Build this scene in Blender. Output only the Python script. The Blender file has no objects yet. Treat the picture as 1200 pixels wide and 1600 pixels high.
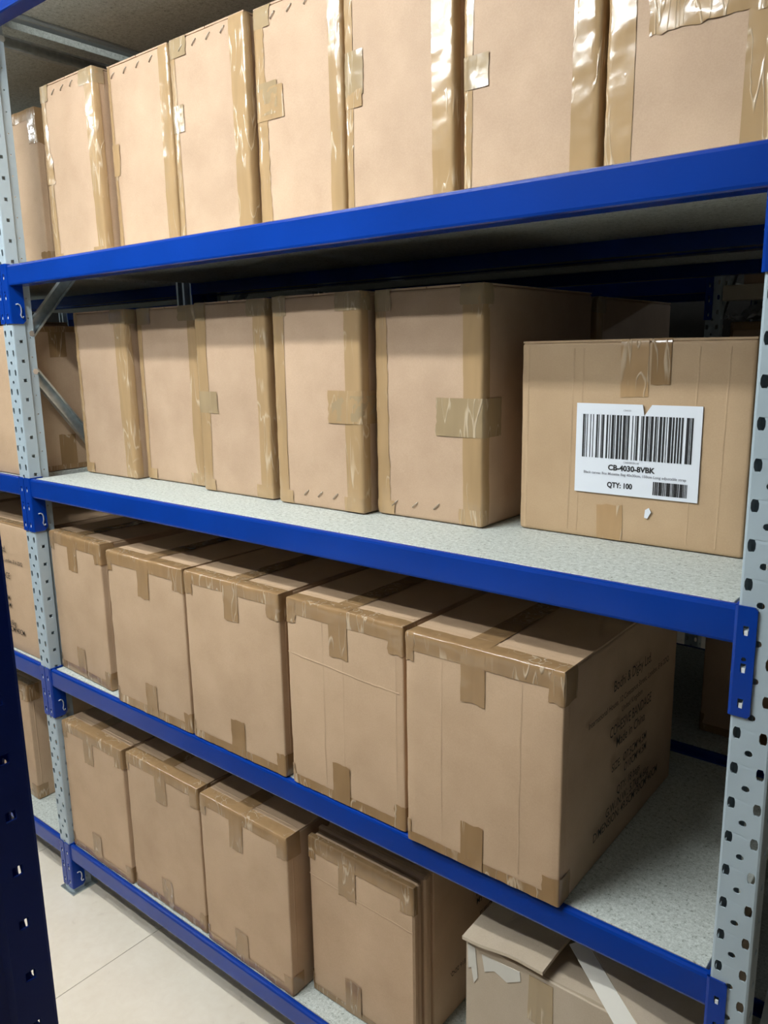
import bpy, math, random
from mathutils import Vector, Matrix, noise
from mathutils.geometry import tessellate_polygon

scn = bpy.context.scene
COL = scn.collection
rnd = random.Random(7)

# ------------------------------------------------------------------ camera
cam_d = bpy.data.cameras.new('camera')
cam_d.sensor_fit = 'VERTICAL'
cam_d.sensor_height = 36.0
cam_d.lens = 36.0 * 1231.6 / 1600.0
cam_d.clip_start = 0.02
cam = bpy.data.objects.new('camera', cam_d)
COL.objects.link(cam)
YAW, PITCH, ROLL = 0.685828, -0.204139, -0.017462
fwd = Vector((-math.sin(YAW) * math.cos(PITCH), math.cos(YAW) * math.cos(PITCH), math.sin(PITCH)))
right = Vector((math.cos(YAW), math.sin(YAW), 0))
up = right.cross(fwd)
r_ = math.cos(ROLL) * right + math.sin(ROLL) * up
u_ = -math.sin(ROLL) * right + math.cos(ROLL) * up
M = Matrix((r_, u_, -fwd)).transposed().to_4x4()
M.translation = Vector((2.04813, -1.01593, 1.58480))
cam.matrix_world = M
scn.camera = cam

# ------------------------------------------------------------------ world, light, exposure
world = bpy.data.worlds.new('world')
scn.world = world
world.use_nodes = True
world.node_tree.nodes['Background'].inputs[0].default_value = (0.6, 0.75, 1.0, 1)
world.node_tree.nodes['Background'].inputs[1].default_value = 0.003
LAMP_MAIN = 127.0
LAMP_SIDE = 115.0
LAMP_FAR = 40.0
LAMP_COL = (0.93, 0.985, 1.0)
vs = scn.view_settings
vs.view_transform = 'Standard'
vs.look = 'None'
vs.exposure = 0.0
vs.gamma = 1.0
vs.use_curve_mapping = False

# shelf heights (top of board), rack geometry
Z0, Z1, Z2, Z3, Z4 = 0.1624, 0.7159, 1.2597, 1.8102, 2.416
PITCHX = 1.853
CEIL = 2.72

# ------------------------------------------------------------------ materials
MATS = {}
def new_mat(name):
    m = bpy.data.materials.new(name)
    m.use_nodes = True
    nt = m.node_tree
    b = nt.nodes['Principled BSDF']
    MATS[name] = m
    return m, nt, b
def N(nt, t, **kw):
    n = nt.nodes.new(t)
    for k, v in kw.items():
        if k in n.inputs.keys(): n.inputs[k].default_value = v
        else: setattr(n, k, v)
    return n
def L(nt, a, b): nt.links.new(a, b)
def coords(nt, scale=(1, 1, 1)):
    tc = N(nt, 'ShaderNodeTexCoord')
    mp = N(nt, 'ShaderNodeMapping')
    mp.inputs['Scale'].default_value = scale
    L(nt, tc.outputs['Object'], mp.inputs['Vector'])
    return mp.outputs['Vector']
def ramp(nt, fac, stops):
    r = N(nt, 'ShaderNodeValToRGB')
    el = r.color_ramp.elements
    while len(el) < len(stops): el.new(0.5)
    for e, (p, c) in zip(el, stops):
        e.position = p
        e.color = (*c, 1) if len(c) == 3 else c
    L(nt, fac, r.inputs[0])
    return r.outputs[0]
def bump(nt, b, h, strength, dist=0.01, prev=None):
    bp = N(nt, 'ShaderNodeBump')
    bp.inputs['Strength'].default_value = strength
    bp.inputs['Distance'].default_value = dist
    L(nt, h, bp.inputs['Height'])
    if prev: L(nt, prev, bp.inputs['Normal'])
    L(nt, bp.outputs[0], b.inputs['Normal'])
    return bp.outputs[0]
def simple(name, col, rough=0.5, metal=0.0, coat=0.0):
    m, nt, b = new_mat(name)
    b.inputs['Base Color'].default_value = (*col, 1)
    b.inputs['Roughness'].default_value = rough
    b.inputs['Metallic'].default_value = metal
    b.inputs['Coat Weight'].default_value = coat
    return m

def cardboard(name, c1, c2):
    m, nt, b = new_mat(name)
    v = coords(nt)
    info = N(nt, 'ShaderNodeObjectInfo')
    addv = N(nt, 'ShaderNodeVectorMath', operation='ADD')
    L(nt, v, addv.inputs[0]); L(nt, info.outputs['Random'], addv.inputs[1])
    n1 = N(nt, 'ShaderNodeTexNoise', Scale=9.0, Detail=4.0, Roughness=0.55)
    L(nt, addv.outputs[0], n1.inputs['Vector'])
    n2 = N(nt, 'ShaderNodeTexNoise', Scale=420.0, Detail=2.0)
    L(nt, addv.outputs[0], n2.inputs['Vector'])
    mix = N(nt, 'ShaderNodeMath', operation='MULTIPLY_ADD')
    mix.inputs[1].default_value = 0.4
    L(nt, n2.outputs[0], mix.inputs[0]); L(nt, n1.outputs[0], mix.inputs[2])
    col = ramp(nt, mix.outputs[0], [(0.45, c1), (0.95, c2)])
    hv = N(nt, 'ShaderNodeHueSaturation')
    mr = N(nt, 'ShaderNodeMapRange')
    mr.inputs['To Min'].default_value = 0.95; mr.inputs['To Max'].default_value = 1.05
    L(nt, info.outputs['Random'], mr.inputs['Value'])
    L(nt, mr.outputs[0], hv.inputs['Value']); L(nt, col, hv.inputs['Color'])
    L(nt, hv.outputs[0], b.inputs['Base Color'])
    b.inputs['Roughness'].default_value = 0.62
    b.inputs['Specular IOR Level'].default_value = 0.3
    # corrugation flutes, faint, running upright
    sp = N(nt, 'ShaderNodeMapping'); sp.inputs['Scale'].default_value = (1, 1, 0.04)
    L(nt, v, sp.inputs['Vector'])
    n3 = N(nt, 'ShaderNodeTexNoise', Scale=90.0, Detail=2.0)
    L(nt, sp.outputs[0], n3.inputs['Vector'])
    p = bump(nt, b, n3.outputs[0], 0.10, 0.004)
    bump(nt, b, n2.outputs[0], 0.05, 0.002, p)
    return m
cardboard('kraft_rose', (0.47, 0.318, 0.208), (0.58, 0.405, 0.272))
cardboard('kraft_brown', (0.485, 0.328, 0.203), (0.585, 0.405, 0.260))
cardboard('kraft_tan', (0.48, 0.325, 0.190), (0.56, 0.39, 0.235))
cardboard('kraft_pale', (0.50, 0.40, 0.29), (0.60, 0.49, 0.37))
simple('kraft_edge', (0.55, 0.45, 0.33), 0.8)
simple('torn_paper', (0.66, 0.62, 0.54), 0.8)

def tape_mat(name, col, rough=0.16):
    m, nt, b = new_mat(name)
    v = coords(nt)
    info = N(nt, 'ShaderNodeObjectInfo')
    addv = N(nt, 'ShaderNodeVectorMath', operation='ADD')
    L(nt, v, addv.inputs[0]); L(nt, info.outputs['Random'], addv.inputs[1])
    mpc = N(nt, 'ShaderNodeMapping'); mpc.inputs['Rotation'].default_value = (0.3, 0.65, 0.2); mpc.inputs['Scale'].default_value = (2.2, 2.2, 0.35)
    L(nt, addv.outputs[0], mpc.inputs['Vector'])
    n1 = N(nt, 'ShaderNodeTexNoise', Scale=22.0, Detail=1.0, Distortion=0.5)
    L(nt, mpc.outputs[0], n1.inputs['Vector'])
    # sharp creases where the noise crosses its middle value
    s = N(nt, 'ShaderNodeMath', operation='SUBTRACT'); s.inputs[1].default_value = 0.5
    L(nt, n1.outputs[0], s.inputs[0])
    a = N(nt, 'ShaderNodeMath', operation='ABSOLUTE'); L(nt, s.outputs[0], a.inputs[0])
    cr = N(nt, 'ShaderNodeMapRange'); cr.interpolation_type = 'SMOOTHSTEP'
    cr.inputs['From Min'].default_value = 0.0; cr.inputs['From Max'].default_value = 0.03
    cr.inputs['To Min'].default_value = 1.0; cr.inputs['To Max'].default_value = 0.0
    L(nt, a.outputs[0], cr.inputs['Value'])
    # creases only in places
    n0 = N(nt, 'ShaderNodeTexNoise', Scale=11.0, Detail=1.0)
    L(nt, addv.outputs[0], n0.inputs['Vector'])
    gate = N(nt, 'ShaderNodeMapRange')
    gate.inputs['From Min'].default_value = 0.47; gate.inputs['From Max'].default_value = 0.56
    L(nt, n0.outputs[0], gate.inputs['Value'])
    mul = N(nt, 'ShaderNodeMath', operation='MULTIPLY')
    L(nt, cr.outputs[0], mul.inputs[0]); L(nt, gate.outputs[0], mul.inputs[1])
    n2 = N(nt, 'ShaderNodeTexNoise', Scale=150.0, Detail=3.0)
    L(nt, addv.outputs[0], n2.inputs['Vector'])
    p = bump(nt, b, mul.outputs[0], 0.55, 0.0015)
    n4 = N(nt, 'ShaderNodeTexNoise', Scale=38.0, Detail=1.0)
    L(nt, addv.outputs[0], n4.inputs['Vector'])
    p = bump(nt, b, n4.outputs[0], 0.18, 0.004, p)
    bump(nt, b, n2.outputs[0], 0.05, 0.002, p)
    c = ramp(nt, n1.outputs[0], [(0.3, tuple(x * 0.93 for x in col)), (0.7, tuple(x * 1.06 for x in col))])
    cm = N(nt, 'ShaderNodeMix', data_type='RGBA')
    sc_ = N(nt, 'ShaderNodeMath', operation='MULTIPLY'); sc_.inputs[1].default_value = 0.55
    L(nt, mul.outputs[0], sc_.inputs[0]); L(nt, sc_.outputs[0], cm.inputs['Factor'])
    L(nt, c, cm.inputs['A']); cm.inputs['B'].default_value = (0.72, 0.58, 0.42, 1)
    L(nt, cm.outputs['Result'], b.inputs['Base Color'])
    b.inputs['Roughness'].default_value = rough
    b.inputs['Coat Weight'].default_value = 0.25
    b.inputs['Coat Roughness'].default_value = 0.06
    return m
tape_mat('tape_buff', (0.435, 0.285, 0.145))
tape_mat('tape_brown', (0.335, 0.203, 0.096))
tape_mat('tape_olive', (0.38, 0.275, 0.155))
tape_mat('tape_orange', (0.43, 0.265, 0.125), 0.4)

def paint(name, c, rough=0.28, peel=0.05, spec=0.5):
    m, nt, b = new_mat(name)
    v = coords(nt)
    n = N(nt, 'ShaderNodeTexNoise', Scale=160.0, Detail=2.0)
    L(nt, v, n.inputs['Vector'])
    n5 = N(nt, 'ShaderNodeTexNoise', Scale=5.0, Detail=5.0)
    L(nt, v, n5.inputs['Vector'])
    L(nt, ramp(nt, n5.outputs[0], [(0.3, tuple(x * 0.9 for x in c)), (0.7, tuple(min(1, x * 1.08) for x in c))]), b.inputs['Base Color'])
    b.inputs['Roughness'].default_value = rough
    b.inputs['Specular IOR Level'].default_value = spec
    bump(nt, b, n.outputs[0], peel, 0.003)
    return m
paint('blue_paint', (0.002, 0.036, 0.275), 0.2, 0.05, 0.32)
paint('navy_paint', (0.005, 0.024, 0.21), 0.32, 0.05, 0.2)
paint('grey_paint', (0.41, 0.49, 0.535), 0.34, 0.02)
simple('cream_paint', (0.55, 0.48, 0.36), 0.5)
simple('post_white', (0.8, 0.82, 0.8), 0.5)
m, nt, b = new_mat('galvanised')
n = N(nt, 'ShaderNodeTexVoronoi', Scale=70.0)
L(nt, coords(nt), n.inputs['Vector'])
L(nt, ramp(nt, n.outputs['Distance'], [(0.1, (0.42, 0.47, 0.48)), (0.9, (0.56, 0.61, 0.62))]), b.inputs['Base Color'])
b.inputs['Metallic'].default_value = 0.85; b.inputs['Roughness'].default_value = 0.42
simple('zinc_bolt', (0.75, 0.76, 0.76), 0.3, 0.9)
simple('wire_clip', (0.62, 0.66, 0.72), 0.3, 0.5)
simple('staple_metal', (0.50, 0.43, 0.35), 0.35, 0.8)
simple('ink', (0.012, 0.011, 0.012), 0.6)
simple('ink_grey', (0.28, 0.28, 0.31), 0.6)
simple('ink_box', (0.03, 0.024, 0.018), 0.7)
simple('label_paper', (0.80, 0.83, 0.88), 0.45)
simple('unlit_wall', (0.06, 0.058, 0.055), 0.8)  # near-black walls: the unlit surroundings put into the colour, keeps bounce low
simple('ceiling_white', (0.70, 0.70, 0.69), 0.85)
simple('lamp_frame', (0.8, 0.8, 0.8), 0.4)
simple('clear_wrap', (0.55, 0.58, 0.62), 0.12)
simple('dark_gap', (0.05, 0.045, 0.04), 0.9)

m, nt, b = new_mat('chipboard')
v = coords(nt)
vo = N(nt, 'ShaderNodeTexVoronoi', Scale=560.0); L(nt, v, vo.inputs['Vector'])
sepc = N(nt, 'ShaderNodeSeparateColor'); L(nt, vo.outputs['Color'], sepc.inputs[0])
nn = N(nt, 'ShaderNodeTexNoise', Scale=130.0, Detail=5.0); L(nt, v, nn.inputs['Vector'])
ad = N(nt, 'ShaderNodeMath', operation='MULTIPLY_ADD'); ad.inputs[1].default_value = 0.45
L(nt, sepc.outputs[0], ad.inputs[0]); L(nt, nn.outputs[0], ad.inputs[2])
L(nt, ramp(nt, ad.outputs[0], [(0.40, (0.22, 0.235, 0.20)), (0.52, (0.43, 0.46, 0.42)), (0.74, (0.50, 0.53, 0.49)), (1.0, (0.62, 0.65, 0.61))]), b.inputs['Base Color'])
b.inputs['Roughness'].default_value = 0.6
bump(nt, b, ad.outputs[0], 0.1, 0.002)

m, nt, b = new_mat('vinyl_floor')
v = coords(nt)
n1 = N(nt, 'ShaderNodeTexNoise', Scale=6.0, Detail=6.0, Roughness=0.6); L(nt, v, n1.inputs['Vector'])
n2 = N(nt, 'ShaderNodeTexNoise', Scale=45.0, Detail=3.0, Distortion=0.6); L(nt, v, n2.inputs['Vector'])
ad = N(nt, 'ShaderNodeMath', operation='MULTIPLY_ADD'); ad.inputs[1].default_value = 0.5
L(nt, n2.outputs[0], ad.inputs[0]); L(nt, n1.outputs[0], ad.inputs[2])
L(nt, ramp(nt, ad.outputs[0], [(0.42, (0.50, 0.43, 0.33)), (0.56, (0.79, 0.69, 0.555)), (0.95, (0.85, 0.76, 0.63))]), b.inputs['Base Color'])
b.inputs['Roughness'].default_value = 0.38
n3 = N(nt, 'ShaderNodeTexNoise', Scale=30.0, Detail=6.0, Roughness=0.7, Distortion=1.0); L(nt, v, n3.inputs['Vector'])
mk = N(nt, 'ShaderNodeMapRange'); mk.inputs['From Min'].default_value = 0.66; mk.inputs['From Max'].default_value = 0.74
L(nt, n3.outputs[0], mk.inputs['Value'])
sc2 = N(nt, 'ShaderNodeMath', operation='MULTIPLY'); sc2.inputs[1].default_value = 0.5; L(nt, mk.outputs[0], sc2.inputs[0])
fm = N(nt, 'ShaderNodeMix', data_type='RGBA'); L(nt, sc2.outputs[0], fm.inputs['Factor'])
src = b.inputs['Base Color'].links[0].from_socket
L(nt, src, fm.inputs['A']); fm.inputs['B'].default_value = (0.25, 0.20, 0.14, 1); L(nt, fm.outputs['Result'], b.inputs['Base Color'])

m, nt, b = new_mat('floor_joint')
b.inputs['Base Color'].default_value = (0.42, 0.37, 0.29, 1); b.inputs['Roughness'].default_value = 0.8

def emissive(name, strength):
    m, nt, b = new_mat(name)
    b.inputs['Base Color'].default_value = (0.8, 0.8, 0.8, 1)
    b.inputs['Emission Color'].default_value = (*LAMP_COL, 1)
    b.inputs['Emission Strength'].default_value = strength
emissive('diffuser_main', LAMP_MAIN)
emissive('diffuser_side', LAMP_SIDE)
emissive('diffuser_far', LAMP_FAR)

# ------------------------------------------------------------------ mesh helpers
class MB:
    def __init__(s): s.v = []; s.f = []; s.m = []
    def add(s, vs, fs, mi=0):
        o = len(s.v); s.v += [tuple(p) for p in vs]
        s.f += [tuple(i + o for i in f) for f in fs]; s.m += [mi] * len(fs)
    def box(s, x0, x1, y0, y1, z0, z1, mi=0, bev=0.0):
        if bev <= 0:
            vs = [(x, y, z) for z in (z0, z1) for y in (y0, y1) for x in (x0, x1)]
            s.add(vs, [(0, 2, 3, 1), (4, 5, 7, 6), (0, 1, 5, 4), (2, 6, 7, 3), (0, 4, 6, 2), (1, 3, 7, 5)], mi)
        else:
            b = bev; X = (x0, x0 + b, x1 - b, x1); Y = (y0, y0 + b, y1 - b, y1); Zz = (z0, z0 + b, z1 - b, z1)
            vs, ix = [], {}
            def g(i, j, k):
                t = (i, j, k)
                if t not in ix: ix[t] = len(vs); vs.append((X[i], Y[j], Zz[k]))
                return ix[t]
            fs = [(g(1,1,0),g(1,2,0),g(2,2,0),g(2,1,0)), (g(1,1,3),g(2,1,3),g(2,2,3),g(1,2,3)),
                  (g(1,0,1),g(2,0,1),g(2,0,2),g(1,0,2)), (g(1,3,1),g(1,3,2),g(2,3,2),g(2,3,1)),
                  (g(0,1,1),g(0,1,2),g(0,2,2),g(0,2,1)), (g(3,1,1),g(3,2,1),g(3,2,2),g(3,1,2))]
            for k, kk in ((0, 1), (3, 2)):
                fs += [(g(1,1,k),g(2,1,k),g(2,0,kk),g(1,0,kk)), (g(1,2,k),g(2,2,k),g(2,3,kk),g(1,3,kk)),
                       (g(1,1,k),g(1,2,k),g(0,2,kk),g(0,1,kk)), (g(2,1,k),g(2,2,k),g(3,2,kk),g(3,1,kk))]
            for i, ii in ((0, 1), (3, 2)):
                for j, jj in ((0, 1), (3, 2)):
                    fs.append((g(i,jj,1),g(i,jj,2),g(ii,j,2),g(ii,j,1)))
                    for k, kk in ((0, 1), (3, 2)): fs.append((g(ii,jj,k),g(i,jj,kk),g(ii,j,kk)))
            s.add(vs, fs, mi)
    def prism_x(s, prof, x0, x1, mi=0):           # prof: (y,z) closed, extruded along x
        n = len(prof)
        vs = [(x0, y, z) for y, z in prof] + [(x1, y, z) for y, z in prof]
        fs = [(i, (i + 1) % n, n + (i + 1) % n, n + i) for i in range(n)]
        s.add(vs, fs, mi)
        tri = tessellate_polygon([[Vector((y, z, 0)) for y, z in prof]])
        s.add(vs[:n], [tuple(t) for t in tri], mi); s.add(vs[n:], [tuple(t) for t in tri], mi)
    def tube(s, pts, r, seg=6, mi=0):
        pts = [Vector(p) for p in pts]; rings = []
        for i, p in enumerate(pts):
            d = (pts[min(i + 1, len(pts) - 1)] - pts[max(i - 1, 0)]).normalized()
            a = d.cross(Vector((0.3, 0.2, 1))).normalized()
            if a.length < 0.1: a = d.cross(Vector((1, 0, 0))).normalized()
            c = d.cross(a)
            rings.append([p + r * (math.cos(t) * a + math.sin(t) * c) for t in [2 * math.pi * k / seg for k in range(seg)]])
        vs = [q for R in rings for q in R]
        fs = [(i * seg + k, i * seg + (k + 1) % seg, (i + 1) * seg + (k + 1) % seg, (i + 1) * seg + k)
              for i in range(len(pts) - 1) for k in range(seg)]
        fs += [tuple(range(seg))[::-1], tuple((len(pts) - 1) * seg + k for k in range(seg))]
        s.add(vs, fs, mi)
    def mesh(s, name, mats, smooth=False, fix=True):
        me = bpy.data.meshes.new(name)
        me.from_pydata(s.v, [], s.f)
        for t in (mats if isinstance(mats, (list, tuple)) else [mats]): me.materials.append(MATS[t])
        me.polygons.foreach_set('material_index', s.m)
        if fix:
            import bmesh
            bm = bmesh.new(); bm.from_mesh(me)
            bmesh.ops.remove_doubles(bm, verts=bm.verts, dist=1e-6)
            bmesh.ops.recalc_face_normals(bm, faces=bm.faces)
            bm.to_mesh(me); bm.free()
        if smooth: me.polygons.foreach_set('use_smooth', [True] * len(me.polygons))
        me.update()
        return me
def obj(name, me, parent=None, loc=(0, 0, 0), rot=(0, 0, 0), scale=(1, 1, 1)):
    o = bpy.data.objects.new(name, me)
    COL.objects.link(o)
    o.parent = parent
    o.location = loc; o.rotation_euler = rot; o.scale = scale
    return o
def tag(o, label, cat, group=None):
    o['label'] = label; o['category'] = cat
    if group: o['group'] = group
    return o
def struct(o): o['kind'] = 'structure'; return o
def thing(name, label, cat, loc, rz=0.0, group=None):
    return tag(obj(name, None, None, loc, (0, 0, rz)), label, cat, group)

# ------------------------------------------------------------------ room shell
RX0, RX1, RY0, RY1 = -3.6, 4.4, -2.6, 6.2
def slab(name, *a, mat='unlit_wall'):
    mb = MB(); mb.box(*a); return struct(obj(name, mb.mesh(name, mat)))
floor = slab('floor', RX0 - .1, RX1 + .1, RY0 - .1, RY1 + .1, -0.1, -0.0015, mat='floor_joint')
mb = MB(); T = 0.6096; g_ = 0.0008
mb.box(g_, T - g_, g_, T - g_, -0.0015, 0.0, 0, 0.0007)
tile_me = mb.mesh('tile', 'vinyl_floor')
x0 = 0.32 - 6 * T
nx, ny = 13, 14
for i in range(nx):
    for j in range(ny):
        x = x0 + i * T; y = -0.50 - 4 * T + j * T
        if x < RX0 or x + T > RX1 + .1 or y + T > RY1 + .1: continue
        obj('tile', tile_me, floor, (x, y, 0))
slab('ceiling', RX0 - .1, RX1 + .1, RY0 - .1, RY1 + .1, CEIL, CEIL + 0.1, mat='ceiling_white')
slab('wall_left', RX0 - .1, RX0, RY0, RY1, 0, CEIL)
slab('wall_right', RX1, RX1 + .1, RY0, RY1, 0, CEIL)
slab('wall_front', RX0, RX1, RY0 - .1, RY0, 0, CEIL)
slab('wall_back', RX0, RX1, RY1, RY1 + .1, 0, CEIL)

def ceiling_light(x, y, ln, mat, label):
    """surface batten: white spine, end caps and a half-round diffuser hanging below it"""
    t = thing('ceiling_light', label, 'ceiling light', (x, y, CEIL), 0, 'ceiling light battens')
    mb = MB(); mb.box(-ln/2, ln/2, -.035, .035, -.022, 0, 0, .003)
    obj('housing', mb.mesh('housing', 'lamp_frame'), t)
    mb = MB(); n = 12; r = .034
    prof = [(r * math.cos(math.pi * k / n), -.022 - .75 * r * math.sin(math.pi * k / n)) for k in range(n + 1)]
    mb.prism_x(prof, -ln/2 + .02, ln/2 - .02)
    obj('diffuser', mb.mesh('diffuser', mat), t)
    for sx in (-1, 1):
        mb = MB(); xs = sorted((sx * (ln/2 - .02), sx * ln/2))
        mb.prism_x([(a * 1.08, -.022 + (c + .022) * 1.08) for a, c in prof], *xs)
        obj('end_cap', mb.mesh('end_cap', 'lamp_frame'), t)
ceiling_light(0.62, -0.88, 1.2, 'diffuser_main', 'ceiling light batten over the aisle, nearer to the front rack')
ceiling_light(0.62, -1.42, 1.2, 'diffuser_main', 'ceiling light batten over the aisle, further from the front rack')
ceiling_light(-1.85, -1.1, 1.2, 'diffuser_side', 'ceiling light batten further along the aisle towards the left')
ceiling_light(3.5, 4.9, 1.2, 'diffuser_far', 'ceiling light batten beyond the racks at the back')

# ------------------------------------------------------------------ rack prototypes
def arc_hole(cx, cz, rx, rz, n=10): return [(cx + rx * math.cos(2*math.pi*k/n), cz + rz * math.sin(2*math.pi*k/n)) for k in range(n)]
def barrel(cx, cz): return [(cx + a * 1e-3, cz + c * 1e-3) for a, c in ((-3.0, 8.0), (3.0, 8.0), (4.8, 3.4), (4.8, -3.4), (3.0, -8.0), (-3.0, -8.0), (-4.8, -3.4), (-4.8, 3.4))]
def sq(cx, cz, h): return [(cx - h, cz - h), (cx + h, cz - h), (cx + h, cz + h), (cx - h, cz + h)]
def rect(a, b, c, d): return [(a, c), (b, c), (b, d), (a, d)]
def panel(mb, outer, holes, fn, mi=0):
    loops = [outer] + holes
    flat = [p for l in loops for p in l]
    tri = tessellate_polygon([[Vector((p[0], p[1], 0)) for p in l] for l in loops])
    mb.add([fn(a, c) for a, c in flat], [tuple(t) for t in tri], mi)

def post_mesh(cells):
    mb = MB(); P = 0.05
    for k in range(cells):
        z = k * P
        # front, wide perforated face
        panel(mb, rect(-.022, .022, z, z + P), [barrel(-.016, z + .0355), barrel(.016, z + .0355), arc_hole(0, z + .0105, .0050, .0046)], lambda a, c: (a, 0, c))
        for s in (-1, 1):
            mb.add([(s*.022, 0, z), (s*.0242, .0009, z), (s*.025, .003, z), (s*.022, 0, z+P), (s*.0242, .0009, z+P), (s*.025, .003, z+P)], [(0, 1, 4, 3), (1, 2, 5, 4)])
            panel(mb, rect(.003, .033, z, z + P), [sq(.019, z + 0.0151, .0043)], lambda a, c: (s * .025, a, c))
            mb.add([(s*.025, .033, z), (s*.019, .037, z), (s*.025, .033, z+P), (s*.019, .037, z+P)], [(0, 1, 3, 2)])
            panel(mb, rect(.037, .058, z, z + P), [arc_hole(.047, z + .025, .002, .002, 6)], lambda a, c: (s * .019, a, c))
            mb.add([(s*.019, .058, z), (s*.011, .058, z), (s*.019, .058, z+P), (s*.011, .058, z+P)], [(0, 1, 3, 2)])
    return mb
POST_H = 53
pm = post_mesh(POST_H)
post_grey = pm.mesh('post', 'grey_paint')
post_short = post_mesh(40).mesh('post', 'navy_paint')

def beam_profile():
    pts = [(.005, -.052), (.0012, -.0505), (0, -.047), (0, -.006), (.0016, -.0018), (.0055, 0), (.010, 0), (.0125, -.001), (.0135, -.003), (.0135, -.0185), (.040, -.0185), (.040, -.052)]
    return pts
mb = MB(); mb.prism_x(beam_profile(), -.0055, 1.7885)
beam_me = mb.mesh('beam', 'blue_paint')
# connector for the left end of a beam (post corner at x=-.010, beam top at z=0)
def slot(cx, cz): return [(cx + a*1e-3, cz + c*1e-3) for a, c in ((-3.4, 6.5), (3.4, 6.5), (3.4, -3), (2.2, -6.5), (-2.2, -6.5), (-3.4, -3))]
mb = MB()
zt, zb = .002, -.146
holes = [slot(-.021, -.030), slot(-.021, -.080), slot(-.021, -.128), arc_hole(-.021, -.068, .003, .003, 8)]
outer = [(-.0335, zb + .004), (-.030, zb), (-.010, zb), (-.010, zt), (-.030, zt), (-.0335, zt - .004)]
fr = MB()
for yy in (-.0042, -.0016):
    panel(mb, outer, holes, lambda a, c, yy=yy: (a, yy, c))
for lp in [outer] + holes:
    n = len(lp)
    mb.add([(a, -.0042, c) for a, c in lp] + [(a, -.0016, c) for a, c in lp], [(i, (i+1) % n, n + (i+1) % n, n + i) for i in range(n)])
# folded corner and side leg (faces along the beam)
side = [(.0, zt), (.036, zt), (.036, zb + .008), (.028, zb), (0, zb)]
for xx in (-.0090, -.0055):
    mb.add([(xx, y, z) for y, z in side], [(0, 1, 2, 3, 4)])
n = 5
mb.add([(-.0090, y, z) for y, z in side] + [(-.0055, y, z) for y, z in side], [(i, (i+1) % n, n + (i+1) % n, n + i) for i in range(n)])
mb.add([(-.010, -.0042, zt), (-.0065, -.003, zt), (-.0055, 0, zt), (-.010, -.0042, zb), (-.0065, -.003, zb), (-.0055, 0, zb)], [(0, 1, 4, 3), (1, 2, 5, 4)])
# hook teeth seen inside the slots
for cz in (-.032, -.082, -.130):
    mb.box(-.0232, -.0188, -.0030, -.0012, cz - .0045, cz + .002, 1)
conn_me = mb.mesh('connector', ['blue_paint', 'post_white'])
# bent wire safety clip on the side leg
mb = MB()
mb.tube([(-.004, .012, -.098), (-.0025, .017, -.096), (-.0025, .022, -.099), (-.0025, .0245, -.106), (-.0025, .0245, -.116), (-.0025, .022, -.124), (-.0025, .024, -.130), (-.0025, .0275, -.131), (-.0025, .0285, -.127)], .0016)
clip_me = mb.mesh('safety_clip', 'wire_clip', True)
# foot plate
mb = MB(); mb.box(-.036, .036, -.010, .072, 0, .004); mb.box(-.022, .022, .003, .03, .004, .05)
foot_me = mb.mesh('foot_plate', 'galvanised')
# brace channel: unit length along +y, C section
def brace_mesh(L_):
    mb = MB(); w, d, t = .015, .018, .0016
    pr = [(-w, -d/2), (w, -d/2), (w, d/2), (w - .005, d/2), (w - .005, d/2 - t), (w - t, d/2 - t), (w - t, -d/2 + t), (-w + t, -d/2 + t), (-w + t, d/2 - t), (-w + .005, d/2 - t), (-w + .005, d/2), (-w, d/2)]
    n = len(pr)
    vs = [(c, 0, a) for a, c in pr] + [(c, L_, a) for a, c in pr]
    mb.add(vs, [(i, (i+1) % n, n + (i+1) % n, n + i) for i in range(n)])
    tri = tessellate_polygon([[Vector((a, c, 0)) for a, c in pr]])
    mb.add(vs[:n], [tuple(t) for t in tri]); mb.add(vs[n:], [tuple(t) for t in tri])
    return mb.mesh('brace', 'galvanised')
mb = MB(); mb.tube([(-.016, 0, 0), (.016, 0, 0)], .0045, 8); mb.tube([(.014, 0, 0), (.019, 0, 0)], .008, 6)
bolt_me = mb.mesh('bolt', 'zinc_bolt')
mb = MB(); mb.box(0, 1.783, 0.0145, 0.5955, -.018, -.0004, 0, 0.0008)
board_me = mb.mesh('shelf_board', 'chipboard')

def brace(parent, x, a, c):
    (ya, za), (yb, zb_) = a, c
    ln = math.hypot(yb - ya, zb_ - za)
    o = obj('brace', brace_mesh(ln), parent, (x, ya, za), (math.atan2(zb_ - za, yb - ya), 0, 0))
    for (y, z), e in ((a, .008), (c, -.008)):
        f = e / ln
        obj('bolt', bolt_me, o, (0, .008 if e > 0 else ln - .008, 0))
    return o

def upright(parent, px, me=None, braces=True, top=2.6):
    me = me or post_grey
    for y, s in ((0, 1), (.61, -1)):
        o = obj('post', me, parent, (px, y, 0.004), (0, 0, 0), (1, s, 1))
        md = o.modifiers.new('sheet', 'SOLIDIFY'); md.thickness = .0018; md.offset = 0
        obj('foot_plate', foot_me, parent, (px, y, 0), (0, 0, 0), (1, s, 1))
    if braces:
        yf, yr = .047, .563
        for za, zc, fr_ in ((1.548, .86, 1), (1.634, 2.225, 1), (.15, .775, 1)):
            if zc < top: brace(parent, px + .002, (yf, za), (yr, zc))
        for z in (2.347, .09):
            if z < top: brace(parent, px + .002, (yf, z), (yr, z))

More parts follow.
